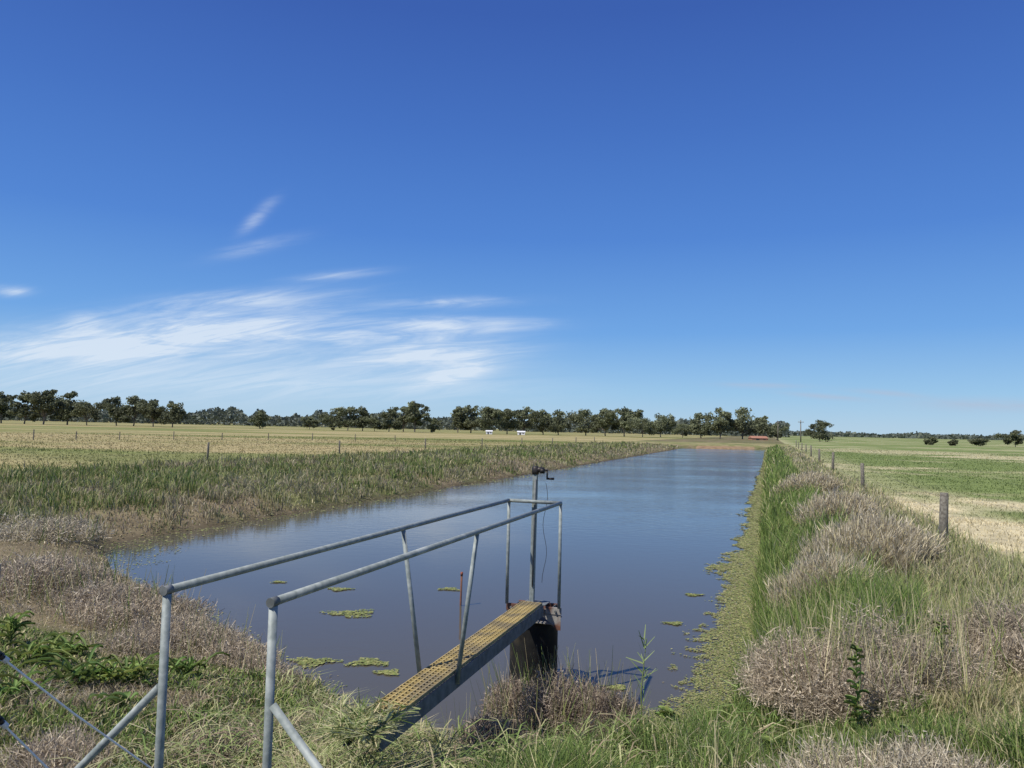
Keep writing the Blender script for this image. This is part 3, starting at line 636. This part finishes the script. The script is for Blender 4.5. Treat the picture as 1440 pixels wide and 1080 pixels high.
def wood(name,pa_,pb_,D,hm,label,n,sc=1):
    px=rng.uniform(pa_,pb_,n); a=np.arctan2(px-720,F); Dd=D*rng.uniform(.9,1.15,n)
    x=np.tan(a)*Dd; hh=hm*(.35+.9*fbm(px*.06,px*0,77,4))
    P=np.stack([x,Dd,.6+hh*rng.uniform(0,1,n)**.8],1); A=rdir(n); B=np.cross(A,rdir(n)); s=rng.uniform(.7,1.5,n)*D/600*sc
    Vv,l,st,cc=quads(P,A*s[:,None],B*s[:,None]*.7,mixc([(.12,.14,.11),(.14,.16,.12),(.10,.12,.10)],n))
    o=npmesh(name,Vv,l,st,LEAF,cc); tag(o,label,'woodland',kind='stuff')
wood('far_woodland',-300,1110,620,12.5,'low dark band of distant woodland on the left and centre horizon',34000)
wood('far_woodland',1080,1750,1500,11,'very thin distant tree line on the right horizon',6000)
# ------------------------------------------------ buildings, poles
def shed(px,D,wd,dp,hw,hr_,wm,rm,label,name='farm_shed'):
    q=PY(px,605,D); x0=q.x; z=.6; e=empty(name,(x0,D,z),label,'shed' if name=='farm_shed' else 'house')
    X=Vector((1,0,0));Y=Vector((0,1,0));Z=Vector((0,0,1)); c0=Vector((x0,D,z))
    MB().box(c0+Z*hw/2,X*wd/2,Y*dp/2,Z*hw/2).build('wall',wm,e)
    MB().prism([c0+Vector((-wd/2-.15,-dp/2-.15,hw+.003)),c0+Vector((-wd/2-.15,dp/2+.15,hw+.003)),c0+Vector((-wd/2-.15,0,hw+hr_))],X*(wd+.3)).build('roof',rm,e)
    MB().box(c0+Vector((-wd*.15,-dp/2-.02,hw*.38)),X*wd*.1,Y*.03,Z*hw*.38).build('door',GLASS,e)
    MB().box(c0+Vector((wd*.25,-dp/2-.02,hw*.6)),X*wd*.08,Y*.03,Z*hw*.16).build('window',GLASS,e)
shed(688,240,2.0,2.0,.9,.4,WHITE,WHITE,'small white shed left of its twin under the centre trees')
shed(733,240,2.4,2.0,.9,.4,WHITE,WHITE,'small white shed right of its twin under the centre trees')
shed(1066,236,5.0,4,.6,.7,noise_mat('brick_wall',(.32,.17,.11),(.38,.21,.14),3,.8),REDR,'low red roofed farm building past the end of the channel','farm_house')
for px,yt,D,lab in[(1126,591,200,'taller timber power pole with crossarm right of the far trees'),(1094,592,230,'farther power pole in front of the last trees of the channel end')]:
    q=PY(px,600,D); d=ray(px,yt); zt=EYE+d.z*D/d.y; e=empty('power_pole',(q.x,D,.6),lab,'power pole')
    MB().tube([(q.x,D,.3),(q.x,D,zt)],[.17,.12],10).build('pole',WOOD,e,smooth=True)
    ca=MB().box((q.x,D-.16,zt-.5),Vector((.8,0,0)),Vector((0,.05,0)),Vector((0,0,.07))).build('crossarm',WOOD,e)
    for s in(-.7,0,.7): MB().tube([(q.x+s,D-.16,zt-.43),(q.x+s,D-.16,zt-.25)],.05,8).build('insulator',PORC,ca)
# ------------------------------------------------ light
SE,SA=56,-125
dirv=Vector((math.sin(R(SA))*math.cos(R(SE)),math.cos(R(SA))*math.cos(R(SE)),math.sin(R(SE))))
sd_=bpy.data.lights.new('sun','SUN'); sd_.energy=5.0; sd_.angle=R(.53); sd_.color=(1,.95,.86)
so=bpy.data.objects.new('sun',sd_); C.objects.link(so); so.rotation_euler=dirv.to_track_quat('Z','Y').to_euler(); so.location=(0,0,50)
wd_=bpy.data.worlds.new('World'); S.world=wd_; wd_.use_nodes=True; nt=wd_.node_tree
bg=nt.nodes['Background']; bg.inputs['Strength'].default_value=.1
sk=N(nt,'ShaderNodeTexSky',sky_type='NISHITA'); sk.sun_disc=False; sk.sun_elevation=R(SE); sk.sun_rotation=R(SA%360); sk.air_density=1.0; sk.dust_density=.3; sk.ozone_density=3.0; sk.altitude=200
def M(op,a,b=None,c=None,clamp=False):
    n=N(nt,'ShaderNodeMath',operation=op); n.use_clamp=clamp
    for i,v in enumerate((a,b,c)):
        if v is None: continue
        if isinstance(v,(int,float)): n.inputs[i].default_value=v
        else: nt.links.new(v,n.inputs[i])
    return n.outputs[0]
tc=N(nt,'ShaderNodeTexCoord'); sp=N(nt,'ShaderNodeSeparateXYZ'); nt.links.new(tc.outputs['Generated'],sp.inputs[0])
yy=M('MAXIMUM',sp.outputs['Y'],.08); u=M('DIVIDE',sp.outputs['X'],yy); v=M('DIVIDE',sp.outputs['Z'],yy)
front=M('GREATER_THAN',sp.outputs['Y'],.09)
def noise2(su,sv,shear,det,rough,dist,off,bend=0):
    vv=M('SUBTRACT',v,M('MULTIPLY',u,shear))
    if bend: vv=M('SUBTRACT',vv,M('MULTIPLY',M('MULTIPLY',u,u),bend))
    cx=N(nt,'ShaderNodeCombineXYZ'); nt.links.new(M('MULTIPLY',u,su),cx.inputs[0]); nt.links.new(M('MULTIPLY',vv,sv),cx.inputs[1]); cx.inputs[2].default_value=off
    n=N(nt,'ShaderNodeTexNoise'); n.inputs['Scale'].default_value=1; n.inputs['Detail'].default_value=det; n.inputs['Roughness'].default_value=rough; n.inputs['Distortion'].default_value=dist
    nt.links.new(cx.outputs[0],n.inputs['Vector']); return n.outputs['Fac']
nA=noise2(5,34,.07,5,.58,1.1,1.3); nB=noise2(8,80,.08,7,.66,.9,4.1,-.15)
def blob(px,py,rx,ry,slope,s):
    cu=(px-720)/F; cv=(603+.0215*(px-720)-py)/F
    du=M('SUBTRACT',u,cu); dv=M('SUBTRACT',M('SUBTRACT',v,cv),M('MULTIPLY',du,slope))
    e=M('ADD',M('POWER',M('ABSOLUTE',M('DIVIDE',du,rx/F)),2),M('POWER',M('ABSOLUTE',M('DIVIDE',dv,ry/F)),2))
    return M('MULTIPLY',M('EXPONENT',M('MULTIPLY',e,-1)),s)
def sumb(L):
    t=None
    for bl in L:
        o_=blob(*bl); t=o_ if t is None else M('ADD',t,o_)
    return t
tot=sumb([(290,460,190,26,.08,1.3),(130,488,220,21,.02,1.15),(320,420,120,11,.10,.75),(540,468,130,15,.06,1.0),(670,455,75,9,.04,1.25),(600,500,105,17,.05,1.3),(640,527,45,13,.25,1.15),(115,454,28,12,.1,1.2),(352,300,22,12,.9,.45),(350,345,55,9,.25,.33),(630,425,80,7,.05,.8),(5,408,25,7,0,.8),(470,385,55,6,.12,.5)])
tot=M('MINIMUM',tot,1.35)
low_=sumb([(220,530,360,36,.0,.72),(560,540,200,22,.0,.34)])
soft=M('MULTIPLY',M('SUBTRACT',nA,.24),2.6,clamp=True); fine=M('MULTIPLY',M('SUBTRACT',nB,.36),3.6,clamp=True)
cld=M('MULTIPLY',tot,M('ADD',M('MULTIPLY',soft,.50),M('MULTIPLY',M('MULTIPLY',fine,soft),.85)),clamp=True)
cld=M('ADD',cld,M('MULTIPLY',low_,M('ADD',.5,M('MULTIPLY',fine,.5))),clamp=True)
tr=sumb([(1070,542,55,3.5,.0,1.0),(1165,558,55,4,-.06,1.0),(1250,553,50,4,-.05,.9),(1390,570,110,9,.0,1.0)])
cl2=M('MULTIPLY',M('MULTIPLY',tr,nB),.9,clamp=True)
def mixn(f,a,b):
    n=N(nt,'ShaderNodeMix',data_type='RGBA')
    if isinstance(f,float): n.inputs['Factor'].default_value=f
    else: nt.links.new(f,n.inputs['Factor'])
    nt.links.new(a,n.inputs['A'])
    if isinstance(b,tuple): n.inputs['B'].default_value=(*b,1)
    else: nt.links.new(b,n.inputs['B'])
    return n.outputs['Result']
rp=N(nt,'ShaderNodeValToRGB'); cr_=rp.color_ramp; nt.links.new(M('MAXIMUM',sp.outputs['Z'],0.0),rp.inputs['Fac'])
def lin(c): return tuple(((v_/255+.055)/1.055)**2.4 if v_>10 else v_/255/12.92 for v_ in c)+(1,)
stops=[(0,(178,208,231)),(.05,(150,196,234)),(.13,(108,165,230)),(.25,(79,133,214)),(.38,(66,113,196)),(.5,(56,95,178)),(1,(42,74,148))]
cr_.elements[0].position=0; cr_.elements[0].color=lin(stops[0][1]); cr_.elements[1].position=1; cr_.elements[1].color=lin(stops[-1][1])
for p_,c__ in stops[1:-1]:
    el=cr_.elements.new(p_); el.color=lin(c__)
vs=N(nt,'ShaderNodeVectorMath',operation='SCALE'); nt.links.new(rp.outputs['Color'],vs.inputs[0]); vs.inputs['Scale'].default_value=10.0
c_=mixn(.90,sk.outputs['Color'],vs.outputs[0])
c_=mixn(M('MULTIPLY',M('MULTIPLY',cld,.84),front),c_,(7.3,8.2,9.3))
c_=mixn(M('MULTIPLY',cl2,front),c_,(4.6,5.1,6.4))
nt.links.new(c_,bg.inputs['Color'])
